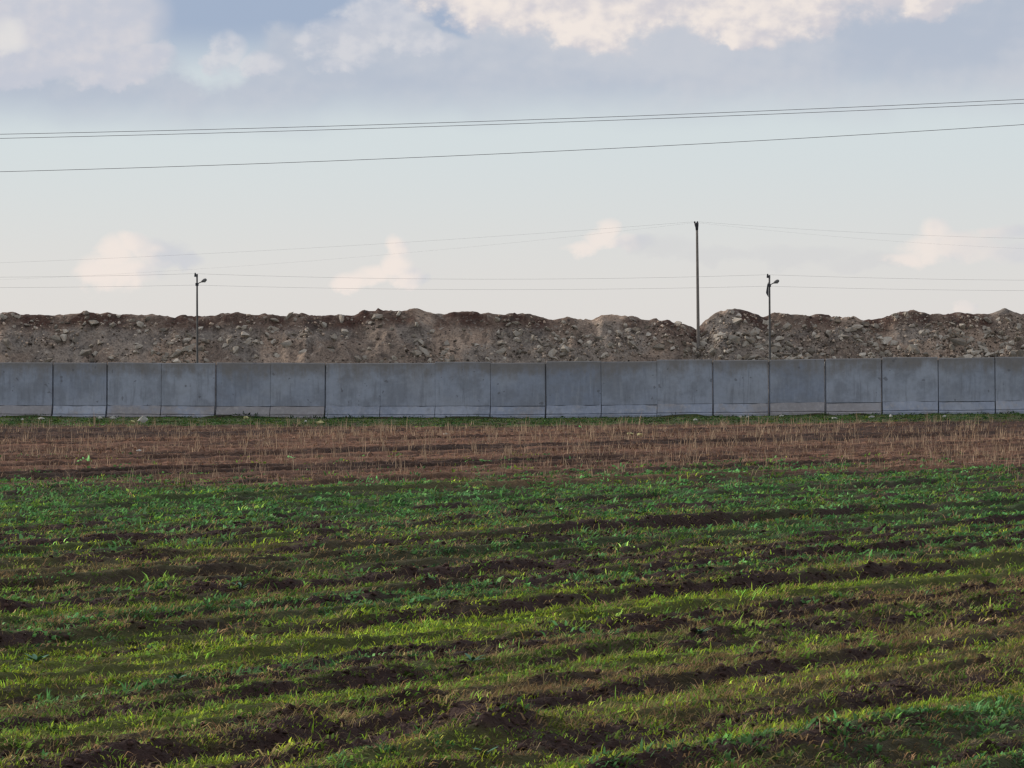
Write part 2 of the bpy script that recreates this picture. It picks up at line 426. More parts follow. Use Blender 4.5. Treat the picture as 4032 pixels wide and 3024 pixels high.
def foot_mesh(seed, lj, rj):
    rg = random.Random(seed+50); bm = bmesh.new()
    x0, x1 = lj+.012, PW-rj-.012
    k = rg.uniform(-.03, .03)
    prof = [(-.03, .645+k*.6), (-.18, .628+k*.6), (-.36, .245), (-.37, .215), (-.335, .165), (-.45, .15), (-.48, .11), (-.48, -.4), (.45, -.4), (.45, .2), (.10, .58)]
    xs = np.linspace(x0, x1, 9); rows = []
    for q, x in enumerate(xs):
        w = [rg.uniform(-.012, .012) for _ in prof]
        w[0] = w[1] = 0; tz = rg.uniform(-.012, .035)
        rows.append([bm.verts.new((x, a+w[i], b+(tz if i < 2 else w[-1-i]*.8))) for i, (a, b) in enumerate(prof)])
    n = len(prof)
    for a, b in zip(rows[:-1], rows[1:]):
        for i in range(n):
            j = (i+1) % n; bm.faces.new((a[i], a[j], b[j], b[i]))
    bm.faces.new(rows[0][::-1]); bm.faces.new(rows[-1])
    bmesh.ops.recalc_face_normals(bm, faces=bm.faces)
    me = bpy.data.meshes.new('sloped_foot'); bm.to_mesh(me); bm.free(); return me
def build_wall():
    root = link('concrete_wall', None, label='long grey precast concrete wall of square panels across the field', category='wall')
    root.location = (0, 215.5, 0)
    joints = {-9: .04, -8: .04, -7: .010, -6: .05, -5: .006, -4: .032, -3: .004, -2: .004, -1: .014, 0: .036, 1: .010, 2: .004, 3: .038, 4: .055, 5: .045, 6: .038, 7: .02, 8: .02}
    yaw = math.atan2(WDIR.y, WDIR.x)
    for k in range(-15, 14):
        rg = random.Random(100+k)
        p = wall_point(k); pe = wall_point(k+1)
        za = float(np.interp(p.x, WX, WZ)); zb = float(np.interp(pe.x, WX, WZ))
        lj, rj = joints.get(k, .03), joints.get(k+1, .03)
        o = link('wall_panel', panel_mesh(k, lj, rj), M_CONC, root)
        off = WN*rg.uniform(-.02, .025)
        o.location = Vector((p.x+off.x, p.y+off.y - 215.5, (za+zb)/2 - .0 + rg.uniform(-.02, .02)))
        o.rotation_euler = (rg.uniform(-.006, .006), -math.atan2(zb-za, PW), yaw + rg.uniform(-.004, .004))
        fm = M_FOOTC if k in (-9, -4, -3, -2) else M_FOOT if k in (-10, -8, -7, -6, -5) else M_FOOTG
        link('sloped_foot', foot_mesh(k, lj, rj), fm, o)
build_wall()

# ------------------------------------------------------------------ mounds
c3 = [(0,300),(80,297),(140,315),(210,318),(290,315),(370,320),(440,308),(540,293),(640,308),(730,303),(800,315),(900,316),(980,312),(1060,330),(1180,322),(1280,330),(1340,318),(1420,315),(1540,303),(1620,318),(1720,312),(1820,325),(1900,315),(2000,308),(2100,320)]
c4 = [(0,318),(80,316),(140,293),(215,290),(235,268),(255,285),(350,290),(420,292),(470,275),(520,283),(590,305),(650,317),(720,296),(860,298),(960,308),(1030,316),(1110,302),(1220,312),(1300,325),(1370,348),(1440,338),(1490,325),(1520,345),(1640,350),(1690,320),(1750,315),(1820,325),(1900,325),(1980,352),(2040,345),(2110,348),(2160,365)]
c5 = [(0,370),(40,385),(90,410),(115,385),(180,330),(230,295),(330,275),(400,282),(460,305),(520,330),(570,312),(640,300),(740,318),(820,322),(910,313),(1000,328),(1100,325),(1160,347),(1240,345),(1300,340),(1360,310),(1430,290),(1500,285),(1560,300),(1700,308),(1820,302),(1880,308),(1940,305),(2000,310),(2050,290),(2100,268),(2140,295),(2212,312)]
CREST = 243.0
SKX, SKZ = [], []
for pts, off in ((c3, 0), (c4, 1344), (c5, 2688)):
    for a, b in pts:
        px = (a/1.6458+off)/3.9375; py = (b/1.6458+1050)/3.9375
        SKX.append((px-512)/F*CREST); SKZ.append(EYE + (384-py)/F*CREST)
SKX, SKZ = np.array(SKX), np.array(SKZ)
GAPX = SKX[np.argmin(SKZ)]; GAPZ = SKZ.min()
def mound_h(x, y, side):
    H = np.interp(x, SKX, SKZ)
    wob = 2.0*(fbm(x*.13+3, x*0, 71, 3)-.5)
    if side < 0:
        H = np.where(x > GAPX, GAPZ - (x-GAPX)*.75, H)
        H = np.where(x < SKX[0], SKZ[0] + .5*(fbm(x*.3, x*0, 72, 3)-.5), H)
    else:
        H = np.where(x < GAPX, GAPZ - (GAPX-x)*1.0, H)
        H = np.where(x > SKX[-1], SKZ[-1] + .5*(fbm(x*.3, x*0, 73, 3)-.5), H)
    H = np.maximum(H, -.5)
    front = 7.6 + 1.2*(fbm(x*.25, x*0, 74, 3)-.5); yf = (y - (CREST-front+wob*0))/front
    prof = np.where(y <= CREST, np.clip(yf, 0, 1)**.92, np.clip(1 - (y-CREST-.8)/10, 0, 1))
    lump = (fbm(x*.55, y*.55, 75, 4)-.5)*1.3*np.clip(prof*1.4, 0, 1)*np.clip((CREST - y)/2.2, 0, 1)
    gul = -np.abs(fbm(x*1.0+y*.1, y*.12, 76, 4)-.5)*1.5*np.clip((CREST-y)/2.5, 0, 1)*np.clip(prof*3, 0, 1)
    fine = (fbm(x*2.2, y*2.2, 77, 3, .62)-.5)*.62*(prof > .02)*np.clip(.62+(CREST-y)/4, .62, 1)
    return H*prof + lump + gul + fine - .25*(prof <= .02), H
VARS = []
def rock_mesh(seed):
    rg = random.Random(seed); bm = bmesh.new()
    for _ in range(15):
        v = Vector((rg.gauss(0, 1), rg.gauss(0, 1), rg.gauss(0, 1))).normalized()
        v = Vector((v.x*.5*rg.uniform(.75, 1.05), v.y*.42*rg.uniform(.75, 1.05), v.z*.36*rg.uniform(.75, 1.05)))
        bm.verts.new(v)
    r = bmesh.ops.convex_hull(bm, input=bm.verts)
    bmesh.ops.delete(bm, geom=[g for g in r['geom_interior'] if isinstance(g, bmesh.types.BMVert)], context='VERTS')
    bmesh.ops.recalc_face_normals(bm, faces=bm.faces)
    me = bpy.data.meshes.new('rock'); bm.to_mesh(me); bm.free()
    return me
for q in range(8):
    me = rock_mesh(q); me.materials.append(M_ROCK); VARS.append(me)
def mesh_arrays(me):
    v = np.empty(len(me.vertices)*3, dtype=np.float32); me.vertices.foreach_get('co', v)
    f = [tuple(p.vertices) for p in me.polygons]
    return v.reshape(-1, 3), np.array(f)
VARR = [mesh_arrays(m) for m in VARS]
def lumps(name, P, S, C, mat, parent=None, flat=1.0, **props):
    """many small angular lumps joined into one mesh"""
    n = len(P); which = RNG.integers(0, len(VARR), n)
    Vs, Fs, Cs, off = [], [], [], 0
    for k, (v, f) in enumerate(VARR):
        idx = np.where(which == k)[0]
        if not len(idx): continue
        a = RNG.uniform(0, 6.283, len(idx)); b = RNG.normal(0, .5, len(idx))
        ca, sa, cb, sb = np.cos(a), np.sin(a), np.cos(b), np.sin(b)
        st = RNG.uniform(.7, 1.35, (len(idx), 3))
        q = v[None]*st[:, None, :]
        x = q[..., 0]; y = q[..., 1]; z = q[..., 2]
        y, z = y*cb[:, None]-z*sb[:, None], y*sb[:, None]+z*cb[:, None]
        x, y = x*ca[:, None]-y*sa[:, None], x*sa[:, None]+y*ca[:, None]
        W = np.stack([x, y, z*flat], -1)*S[idx][:, None, None] + P[idx][:, None, :]
        Vs.append(W.reshape(-1, 3)); Cs.append(np.repeat(C[idx], len(v), 0))
        Fs.append((f[None] + (off + np.arange(len(idx))*len(v))[:, None, None]).reshape(-1, 3)); off += len(idx)*len(v)
    Vv = np.concatenate(Vs); Ff = np.concatenate(Fs)
    me = mesh_np(name, Vv, Ff, np.full(len(Ff), 3), np.concatenate(Cs))
    return link(name, me, mat, parent, **props)
def build_mound(side, x0, x1, label):
    xs = np.arange(x0, x1, .16); ys = np.concatenate([np.arange(233.5, 244.5, .16), np.arange(245, 256, .8)])
    Xg, Yg = np.meshgrid(xs, ys); Z, H = mound_h(Xg, Yg, side)
    cx = (x0+x1)/2
    patch = fbm(Xg*.35, Z*.5, 81, 3)
    crest = ss(Z - H, -1.15, -.55)*ss(fbm(Xg*.4, Yg*.4, 82, 3) + .06*(Xg < 2), .36, .48)
    soil = np.array([.215, .165, .130]); tan = np.array([.37, .275, .205]); dk = np.array([.060, .026, .018]); gr = np.array([.21, .187, .162])
    c = soil + (tan-soil)*ss(patch, .45, .62)[..., None]
    c = c + (gr-c)*ss(fbm(Xg*.5+30, Z*.6, 83, 3), .46, .6)[..., None]*.8
    c = c + (dk-c)*crest[..., None]*.9
    V = np.stack([Xg-cx, Yg-CREST, Z], -1).reshape(-1, 3)
    i = np.arange(V.shape[0]).reshape(Xg.shape)
    Fq = np.stack([i[:-1, :-1], i[:-1, 1:], i[1:, 1:], i[1:, :-1]], -1).reshape(-1, 4)
    me = mesh_np('rubble_mound', V, Fq, np.full(len(Fq), 4), c.reshape(-1, 3), smooth=False)
    root = link('rubble_mound', me, M_MOUND, label=label, category='mound')
    root.location = (cx, CREST, 0)
    # rocks
    n = 300
    wide = (x1-x0)
    cand = 16000
    rx = RNG.uniform(max(x0, -32.5), min(x1, 32.5), cand); ry = CREST - RNG.uniform(.05, 5.0, cand)
    rz, _ = mound_h(rx, ry, side)
    clus = fbm(rx*.35, rz*.9, 84, 3) + .10*(rx > 6) + .05*(rx > -6)
    vis = (rz > EYE + (ry/215.5)*1.05)
    oz, _ = mound_h(rx, ry, -side)
    vis &= rz > oz - .1
    keep = np.where(vis & (RNG.uniform(0, 1, cand) < (ss(clus, .40, .66)*.8 + .16)*np.clip(.25 + (CREST-ry)/3.2, 0, 1)))[0]
    RNG.shuffle(keep)
    keep = keep[:5200]
    size = np.sort(np.clip(.115*np.exp(RNG.normal(0, .6, len(keep))), .055, .60))[::-1]
    for q, kk in enumerate(keep[:n]):
        s = float(size[q])
        o = link('rock', VARS[q % 8], None, root)
        o.location = (rx[kk]-cx, ry[kk]-CREST, rz[kk] + .08*s)
        o.rotation_euler = (random.uniform(-.7, .7), random.uniform(-.7, .7), random.uniform(0, 6.28))
        o.scale = (s*1.35*random.uniform(.8, 1.7), s*1.35, s*1.35*random.uniform(.6, 1.3))
    m = min(len(keep)-n, 4900)
    rest = keep[n:n+m]; S = np.clip(.115*np.exp(RNG.normal(0, .5, len(rest))), .05, .30)
    P = np.stack([rx[rest]-cx, ry[rest]-CREST, rz[rest]], -1)
    g = RNG.uniform(.35, 1.45, len(rest))**1.7
    wm = RNG.uniform(0, 1, len(rest))[:, None]
    Cc = (np.array([.30, .26, .215])*(1-wm) + np.array([.30, .225, .165])*wm)*g[:, None]
    lumps('small_rubble', P, S, Cc, M_PEBBLE, root, kind='stuff')
build_mound(-1, -44, 20.5, 'long low heap of brown earth and rubble left of the tall pole')
build_mound(1, 10.5, 44, 'rounded grey-brown heap of rubble right of the tall pole')

# ------------------------------------------------------------------ poles, lamps, wires
def tube(bm, pts, radii, seg=10):
    rings = []
    for i, (p, r) in enumerate(zip(pts, radii)):
        p = Vector(p); a = Vector(pts[max(i-1, 0)]); b = Vector(pts[min(i+1, len(pts)-1)])
        d = (b-a).normalized(); up = Vector((0, 1, 0)) if abs(d.y) < .9 else Vector((0, 0, 1))
        e1 = d.cross(up).normalized(); e2 = d.cross(e1)
        rings.append([bm.verts.new(p + r*(math.cos(t)*e1 + math.sin(t)*e2)) for t in [2*math.pi*k/seg for k in range(seg)]])
    for A, B in zip(rings[:-1], rings[1:]):
        for k in range(seg): bm.faces.new((A[k], A[(k+1) % seg], B[(k+1) % seg], B[k]))
    bm.faces.new(rings[0][::-1]); bm.faces.new(rings[-1])
def bbox(bm, lo, hi, taper=1.0):
    vs = []
    for z in (lo[2], hi[2]):
        k = 1.0 if z == lo[2] else taper
        cx, cy = (lo[0]+hi[0])/2, (lo[1]+hi[1])/2
        for x, y in ((lo[0], lo[1]), (hi[0], lo[1]), (hi[0], hi[1]), (lo[0], hi[1])): vs.append(bm.verts.new((cx+(x-cx)*k, cy+(y-cy)*k, z)))
    for f in ((3, 2, 1, 0), (4, 5, 6, 7), (0, 1, 5, 4), (1, 2, 6, 5), (2, 3, 7, 6), (3, 0, 4, 7)): bm.faces.new([vs[i] for i in f])
def done(bm, name, mat, parent=None, smooth=False, **props):
    bmesh.ops.recalc_face_normals(bm, faces=bm.faces)
    me = bpy.data.meshes.new(name); bm.to_mesh(me); bm.free()
    if smooth:
        for p in me.polygons: p.use_smooth = True
    return link(name, me, mat, parent, **props)
def lamp_head(parent, x, z, tip):
    bm = bmesh.new()      # cobra-head luminaire: narrow neck, swelling body, rounded end
    d = Vector((math.cos(tip), 0, math.sin(tip)))
    prof = [(0, .028), (.05, .04), (.12, .075), (.22, .098), (.30, .092), (.36, .06), (.38, .02)]
    tube(bm, [Vector((x, 0, z)) + d*a for a, r in prof], [r for a, r in prof], 10)
    h = done(bm, 'lamp_head', M_LAMP, parent, True)
    bm = bmesh.new()
    c = Vector((x, 0, z)) + d*.23; nrm = Vector((math.sin(tip), 0, -math.cos(tip)))
    tube(bm, [c + nrm*.07, c + nrm*.105, c + nrm*.12], [.07, .055, .02], 10)
    done(bm, 'lens', mat_plain('lamp_lens', (.35, .35, .33), .3), h, True)
def street_lamp(px, y, topz, lean, label, box=False):
    x = (px-512)/F*y; gz = float(base_z(np.array(x), np.array(y)))
    root = link('street_lamp', None, label=label, category='street lamp'); root.location = (x, y, gz)
    H = topz-gz
    bm = bmesh.new(); tube(bm, [(lean*(1-k/6)*.0 - lean*(k/6), 0, -.6 + (H+.6)*k/6) for k in range(7)], [.075-.026*k/6 for k in range(7)], 12)
    done(bm, 'pole', M_STEEL, root, True)
    tx = -lean
    bm = bmesh.new()      # bracket with an insulator for the upper wire
    bbox(bm, (tx-.15, -.035, H-.16), (tx+.05, .035, H-.03)); tube(bm, [(tx-.10, 0, H-.04), (tx-.10, 0, H+.0), (tx-.10, 0, H+.07)], [.03, .05, .03], 8)
    done(bm, 'wire_bracket', M_DARK, root)
    bm = bmesh.new(); tube(bm, [(tx-.07, 0, H-.60), (tx+.0, 0, H-.57), (tx+.12, 0, H-.50), (tx+.22, 0, H-.45)], [.03, .032, .026, .024], 8)
    done(bm, 'lamp_arm', M_STEEL, root, True)
    bm = bmesh.new(); bbox(bm, (tx-.085, -.085, H-.66), (tx+.085, .085, H-.50)); done(bm, 'clamp', M_DARK, root)
    lamp_head(root, tx+.20, H-.46, math.radians(26))
    if box:
        bm = bmesh.new()
        q = [(-.06, -.30), (-.115, -.42), (-.185, -.86), (-.17, -.93), (-.06, -1.12)]
        F_, B_ = [], []
        for a, b in q: F_.append(bm.verts.new((tx+a, -.09, H+b-.1))); B_.append(bm.verts.new((tx+a, .09, H+b-.1)))
        bm.faces.new(F_[::-1]); bm.faces.new(B_)
        for i in range(len(q)):
            j = (i+1) % len(q); bm.faces.new((F_[i], F_[j], B_[j], B_[i]))
        done(bm, 'junction_box', M_DARK, root)
    return Vector((x-lean, y, topz))
YL = 224.0
la = street_lamp(777.8/3.9375, YL, 7.96, .03, 'slim street lamp without a box, in front of the long left heap')
lb = street_lamp(3033/3.9375, YL-1.5, 7.86, .05, 'slim street lamp with a dark box below its top', True)
def utility_pole():
    y = 241.3; x = (2750.6/3.9375-512)/F*y; topz = EYE + (384-222.7)/F*y; xt = (2744/3.9375-512)/F*y
    root = link('utility_pole', None, label='tall straight utility pole in the notch between two heaps', category='utility pole'); root.location = (x, y, 3.0)
    H = topz-3.0; dx = xt-x
    bm = bmesh.new(); tube(bm, [(dx*k/8, 0, H*k/8) for k in range(9)], [.105-.035*k/8 for k in range(9)], 14); done(bm, 'pole', M_WOOD, root, True)
    bm = bmesh.new()      # dark collar that flares into the insulator seat
    tube(bm, [(dx, 0, H-.46), (dx, 0, H-.30), (dx-.02, 0, H-.12), (dx-.03, 0, H-.02)], [.076, .09, .125, .13], 12); done(bm, 'pole_cap', M_DARK, root, True)
    for sx in (-.10, .06):
        bm = bmesh.new(); tube(bm, [(dx-.03+sx, 0, H-.05), (dx-.03+sx, 0, H+.0), (dx-.03+sx, 0, H+.05), (dx-.03+sx, 0, H+.09)], [.03, .055, .05, .025], 8); done(bm, 'insulator', M_DARK, root, True)
    return Vector((xt-.03, y, topz))
up = utility_pole()
def wire(pts, r, label, group=None):
    bm = bmesh.new(); tube(bm, pts, [r]*len(pts), 6)
    o = done(bm, 'overhead_wire', M_WIRE, None, True, label=label, category='wire')
    if group: o['group'] = group
    return o
def sag(a, b, s, n=24):
    return [a.lerp(b, k/n) - Vector((0, 0, 4*s*(k/n)*(1-k/n))) for k in range(n+1)]
K = 2212/1024
def fore_wire(ya, yb, yc, dy, label):
    """big span between camera and wall; heights follow the sag seen at three places"""
    pts = []
    for k in range(49):
        x = -34 + 68*k/48; y = 92 - .16*x + dy
        px = 512 + x/y*F; q = px/1024
        py = (ya*(1-q)*(1-2*q) + yb*4*q*(1-q) + yc*q*(2*q-1))/K
        pts.append(Vector((x, y, EYE + (384-py)/F*y)))
    wire(pts, .0060, label)
fore_wire(290, 260, 214.5, 0, 'uppermost overhead wire of the close pair slanting across the sky')
fore_wire(299, 267.5, 223, 1.1, 'lower overhead wire of the close pair slanting across the sky')
fore_wire(371, 331, 269, -.6, 'single overhead wire running below the close pair')
def pxp(px, py, y): return Vector(((px-512)/F*y, y, EYE + (384-py)/F*y))
# wires strung along the lamps
SP = lb-la
def lampline(dz, s, label, side):
    a, b = la + Vector((-.10, -.0, dz)), lb + Vector((-.10, 0, dz))
    pts = sag(a - SP + Vector((0, 0, .1)), a, s) [:-1] + sag(a, b, s)[:-1] + sag(b, b + SP, s)
    wire(pts, .0043, label)
lampline(.02, .28, 'upper of two thin wires strung between the lamps', 0)
lampline(-.62, .22, 'lower of two thin wires strung between the lamps', 1)
# wires from the tall pole
tl = up + Vector((-.10, 0, .06)); tr = up + Vector((.06, 0, .06))
def spread(a, b, s): return sag(a, b, s, 30)
wire(spread(tl, pxp(-160, 268, 262), .35), .0032, 'upper thin wire from the tall pole off to the left')
wire(spread(tl + Vector((0, .1, -.05)), pxp(-160, 285, 258), .65), .0020, 'lower thin wire from the tall pole off to the left')
wire(spread(tr, pxp(1250, 238, 258), .45), .0032, 'upper thin wire from the tall pole off to the right')
wire(spread(tr + Vector((0, .1, -.05)), pxp(1250, 252, 254), .55), .0020, 'lower thin wire from the tall pole off to the right')

# ------------------------------------------------------------------ stones near the wall
def ground_at(px, py):
    d = np.arange(30, 214, .25); x = (px-512)/F*d
    zz = base_z(x, d) + .03; line = EYE - (py-384)/F*d
    i = int(np.argmax(line <= zz)) if np.any(line <= zz) else len(d)-1
    d_ = float(min(d[i], float(wall_y(x[i])) - 1.2)); x_ = (px-512)/F*d_
    return x_, d_, float(terrain(np.array([x_]), np.array([d_]))['z'][0])
STV = []
for q in range(6):
    me = rock_mesh(40+q); STV.append(me)
def stone(fx, fy, w, h, label, yel=False):   # a loose stone lying on the ground
    px, py = fx/3.9375, fy/3.9375
    x, d, z = ground_at(px, py + h/3.9375*.5)
    W = w/3.9375/F*d; Hh = h/3.9375/F*d
    me = STV[random.randrange(6)].copy(); me.materials.clear(); me.materials.append(M_YEL if yel else M_PALE)
    me.transform(Matrix.Diagonal((W, W*.8, Hh*1.5, 1)))
    o = link('loose_stone', me, None, None, label=label, category='stone', group='pale stones scattered before the wall')
    o.location = (x, d, z + Hh*.45 + (.07 if d < 165 else 0)); o.rotation_euler = (0, 0, random.uniform(-.5, .5))
stone(563, 1653, 50, 29, 'largest white boulder by the wall foot at the left')
stone(522, 1669, 25, 19, 'small yellowish stone just below the largest white boulder', True)
stone(446, 1644, 30, 18, 'pale stone against the wall, next left of the largest boulder')
stone(395, 1643, 22, 16, 'small pale stone at the joint of the second and third panels')
stone(164, 1646, 36, 16, 'flat pale stone at the wall foot near the left edge')
stone(88, 1649, 15, 11, 'tiny pale stone leftmost of those along the wall')
stone(968, 1641, 25, 21, 'round pale yellow stone standing alone at the wall foot', True)
stone(1203, 1658, 14, 14, 'small white stone in the dark green strip left of centre')
stone(1260, 1677, 42, 18, 'flat bright yellow lump at the edge of the bare field', True)
stone(2738, 1652, 21, 18, 'pale stone in weeds below the tall utility pole')
stone(2915, 1638, 15, 10, 'left one of two small stones by the right lamp panels')
stone(2944, 1639, 15, 10, 'right one of two small stones by the right lamp panels')
stone(3077, 1635, 22, 10, 'flat pale stone just right of the lamp with the box')
stone(3285, 1644, 32, 14, 'broad flat stone in the strip right of the boxed lamp')
stone(3432, 1639, 28, 11, 'thin flat stone left of the white block on the right')
stone(3508, 1636, 16, 17, 'upright small white block at the wall foot on the right')
stone(3718, 1637, 18, 12, 'small stone nearest the right edge along the wall')
stone(2480, 1719, 34, 15, 'left half of the yellowish lump pair out in the stubble', True)
stone(2520, 1721, 32, 15, 'right half of the yellowish lump pair out in the stubble', True)
stone(547, 1793, 24, 11, 'lone white stone lying in the brown stubble at left')
stone(1754, 1718, 20, 11, 'dull pale stone in the stubble left of centre')

# ------------------------------------------------------------------ blades, stalks, clods
def sample(n, y0, y1, power):
    """n points in the field, density falling with distance as y**-power"""
    a = 2 - power
    u = RNG.uniform(0, 1, n)
    if abs(a) < 1e-6: y = y0*(y1/y0)**u
    else: y = (y0**a + u*(y1**a - y0**a))**(1/a)
    x = RNG.uniform(-1, 1, n)*half_w(y)*.98
    return x, y
def blades(name, P, L, W, lean, az, C, mat, tipc=1.25, **props):
    """bent blades: base pair, middle pair, tip"""
    n = len(P)
    d = np.stack([np.cos(az), np.sin(az), np.zeros(n)], -1)
    sdv = np.stack([-np.sin(az), np.cos(az), np.zeros(n)], -1)
    # face across the lean, with random twist
    tw = RNG.uniform(-.9, .9, n); wv = sdv*np.cos(tw)[:, None] + d*np.sin(tw)[:, None]
    up_ = np.array([0, 0, 1.])
    l1 = lean*.6; l2 = np.minimum(lean*1.35, 1.75)
    m = P + (d*np.sin(l1)[:, None] + up_*np.cos(l1)[:, None])*(L*.5)[:, None]
    tip = m + (d*np.sin(l2)[:, None] + up_*np.cos(l2)[:, None])*(L*.55)[:, None]
    w = wv*W[:, None]
    V = np.stack([P-w*.5, P+w*.5, m-w*.42, m+w*.42, tip], 1).reshape(-1, 3)
    b = (np.arange(n)*5)[:, None]
    Fl = np.concatenate([b+np.array([[0, 1, 3, 2]]), b+np.array([[2, 3, 4]])], 1).ravel()
    npf = np.tile([4, 3], n)
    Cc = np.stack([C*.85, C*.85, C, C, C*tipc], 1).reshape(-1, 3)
    return link(name, mesh_np(name, V, Fl, npf, Cc), mat, **props)
def grass():
    parts = []
    for n, k, y0, y1, pw in ((40000, 11, 16.5, 34, 1.6), (42000, 8, 34, 98, 1.75), (10500, 8, 158, 218, 1.0)):
        x, y = sample(n, y0, y1, pw); T = terrain(x, y)
        gapm = T['facem']*.45*ss(fbm(T['t']*.08, T['s'], 29, 2), .25, .45)
        gapf = ss(T['f'], .62, .74)*(1-ss(T['f'], .95, 1.0))*(.25+.75*hash2(T['row'], T['row']*0, 27))
        keep = RNG.uniform(0, 1, n) > np.maximum(T['soil']*.62, np.maximum(gapm, gapf*.9*ss(fbm(T['t']*.10, T['p'], 28, 2), .25, .45)))
        keep &= RNG.uniform(0, 1, n) > T['brown']*.97
        keep &= y < wall_y(x) - .35
        keep &= RNG.uniform(0, 1, n) < .45 + 1.2*fbm(T['t']*.35, T['p']*1.6, 91, 3)
        x, y = x[keep], y[keep]; T = {q: v[keep] for q, v in T.items()}
        wy, wg, wt, ws = weights(T, x, y); tot = wy+wg+wt+ws
        r = RNG.uniform(0, 1, len(x))*tot
        kind = (r > wy).astype(int) + (r > wy+wg) + (r > wy+wg+wt)
        far = np.clip(y/30, .75, 3.5)
        tall = fbm(T['t']*.5, T['p']*2.2, 92, 3)*np.exp(RNG.normal(0, .3, len(x)))
        C = np.stack([C_YEL, C_GRN, C_TEAL, C_STR])[kind]*np.exp(RNG.normal(0, .42, len(x)))[:, None]*(1 + RNG.normal(0, .08, (len(x), 3)))
        C = C*np.where(T['strip'] > .5, .36, 1)[:, None]  # strip weeds tinted darker, the wall's shade put into their colour
        rad = (.032 + .06*tall)*np.array([1.15, 1, 1.1, 1.1])[kind]*far**.6
        L0 = (.022 + .042*tall)*np.array([.75, 1.0, .95, 1.4])[kind]*far**.35
        nearw = ss(y, wall_y(x)-4.5, wall_y(x)-.8)*ss(fbm(x*.35, y*.2, 47, 3), .40, .62)
        L0 = L0*(1 + 1.4*nearw); rad = rad*(1 + .6*nearw)
        W0 = np.array([.0075, .0115, .0180, .0055])[kind]*far**.8*np.exp(RNG.normal(0, .3, len(x)))
        le0 = np.array([.85, .95, .95, 1.15])[kind]
        N = len(x); rep = lambda a_: np.repeat(a_, k, 0)
        oa = RNG.uniform(0, 6.283, N*k); orr = np.sqrt(RNG.uniform(0, 1, N*k))
        # tufts are drawn out along the furrow
        ex = np.cos(oa)*orr*rep(rad)*2.2; ey = np.sin(oa)*orr*rep(rad)*.9
        bx = rep(x) + ex*SA - ey*CA; by = rep(y) + ex*CA + ey*SA
        z = terrain(bx, by)['z']
        dome = (1-orr**2)*rep(rad)*.30
        P = np.stack([bx, by, z - .008 + dome], -1)
        L = rep(L0)*np.exp(RNG.normal(0, .28, N*k)); W = rep(W0)*RNG.uniform(.7, 1.3, N*k)
        lean = np.clip(rep(le0)*(.70 + .70*orr) + RNG.normal(0, .22, N*k), .05, 1.52)
        az = oa + math.pi/2 - ROWA + RNG.normal(0, .7, N*k)
        comb = RNG.uniform(0, 1, N*k) < .3
        az = np.where(comb, -.35 + RNG.normal(0, .5, N*k), az)
        Cc = rep(C)*np.exp(RNG.normal(0, .2, N*k))[:, None]
        parts.append((P, L, W, lean, az, Cc))
    a = [np.concatenate([p[i] for p in parts]) for i in range(6)]
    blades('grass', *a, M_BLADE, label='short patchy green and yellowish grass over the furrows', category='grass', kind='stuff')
def stubble():
    # upright stalks
    n = 6500
    x, y = sample(n, 64, 176, .9); T = terrain(x, y)
    rowc = fbm(T['t']*.2, T['p']*1.3, 93, 3)
    k = (RNG.uniform(0, 1, n) < T['brown']*ss(rowc*.5 + T['band']*.5, .45, .56)*(1-.8*T['facem']) + .018)
    x, y = x[k], y[k]; hh = np.clip(.24*np.exp(RNG.normal(0, .40, len(x))), .08, .6)*np.clip(.75+ (y-70)/150, .8, 1.2)
    m = 4; x = np.repeat(x, m) + RNG.normal(0, .06, len(x)*m); y = np.repeat(y, m) + RNG.normal(0, .06, len(y)*m)
    z = terrain(x, y)['z']; L = np.repeat(hh, m)*RNG.uniform(.5, 1.1, len(x))
    W = .011*np.clip(y/90, .8, 1.6)*RNG.uniform(.7, 1.4, len(x))
    C = np.array([.40, .295, .195])[None]*np.exp(RNG.normal(0, .25, len(x)))[:, None]
    A = [np.stack([x, y, z-.01], -1), L, W, np.abs(RNG.normal(.15, .25, len(x))), RNG.uniform(0, 6.283, len(x)), C]
    # lying straw and short brush
    n = 60000
    x, y = sample(n, 66, 180, 1.2); T = terrain(x, y)
    k = RNG.uniform(0, 1, n) < T['brown']*(.06 + .95*ss(.5*fbm(T['t']*.15, T['p']*.8, 94, 3) + .5*T['band'], .44, .57))*(1-.8*T['facem'])*(1-.75*ss(T['f'], .45, .7)*T['rs'])
    x, y = x[k], y[k]; z = T['z'][k]
    L = np.clip(.11*np.exp(RNG.normal(0, .35, len(x))), .04, .35)
    W = .018*np.clip(y/90, .8, 1.8)*RNG.uniform(.6, 1.4, len(x))
    C = np.where(RNG.uniform(0, 1, len(x))[:, None] < .55, np.array([.27, .18, .115])[None], np.array([.19, .105, .064])[None])*np.exp(RNG.normal(0, .28, len(x)))[:, None]
    B = [np.stack([x, y, z-.01], -1), L, W, np.clip(RNG.normal(.85, .35, len(x)), 0, 1.4), RNG.uniform(0, 6.283, len(x)), C]
    blades('stubble', *[np.concatenate([p, q]) for p, q in zip(A, B)], M_STRAW, 1.1, label='dry brown stubble and straw on the bare band of field', category='stubble', kind='stuff')
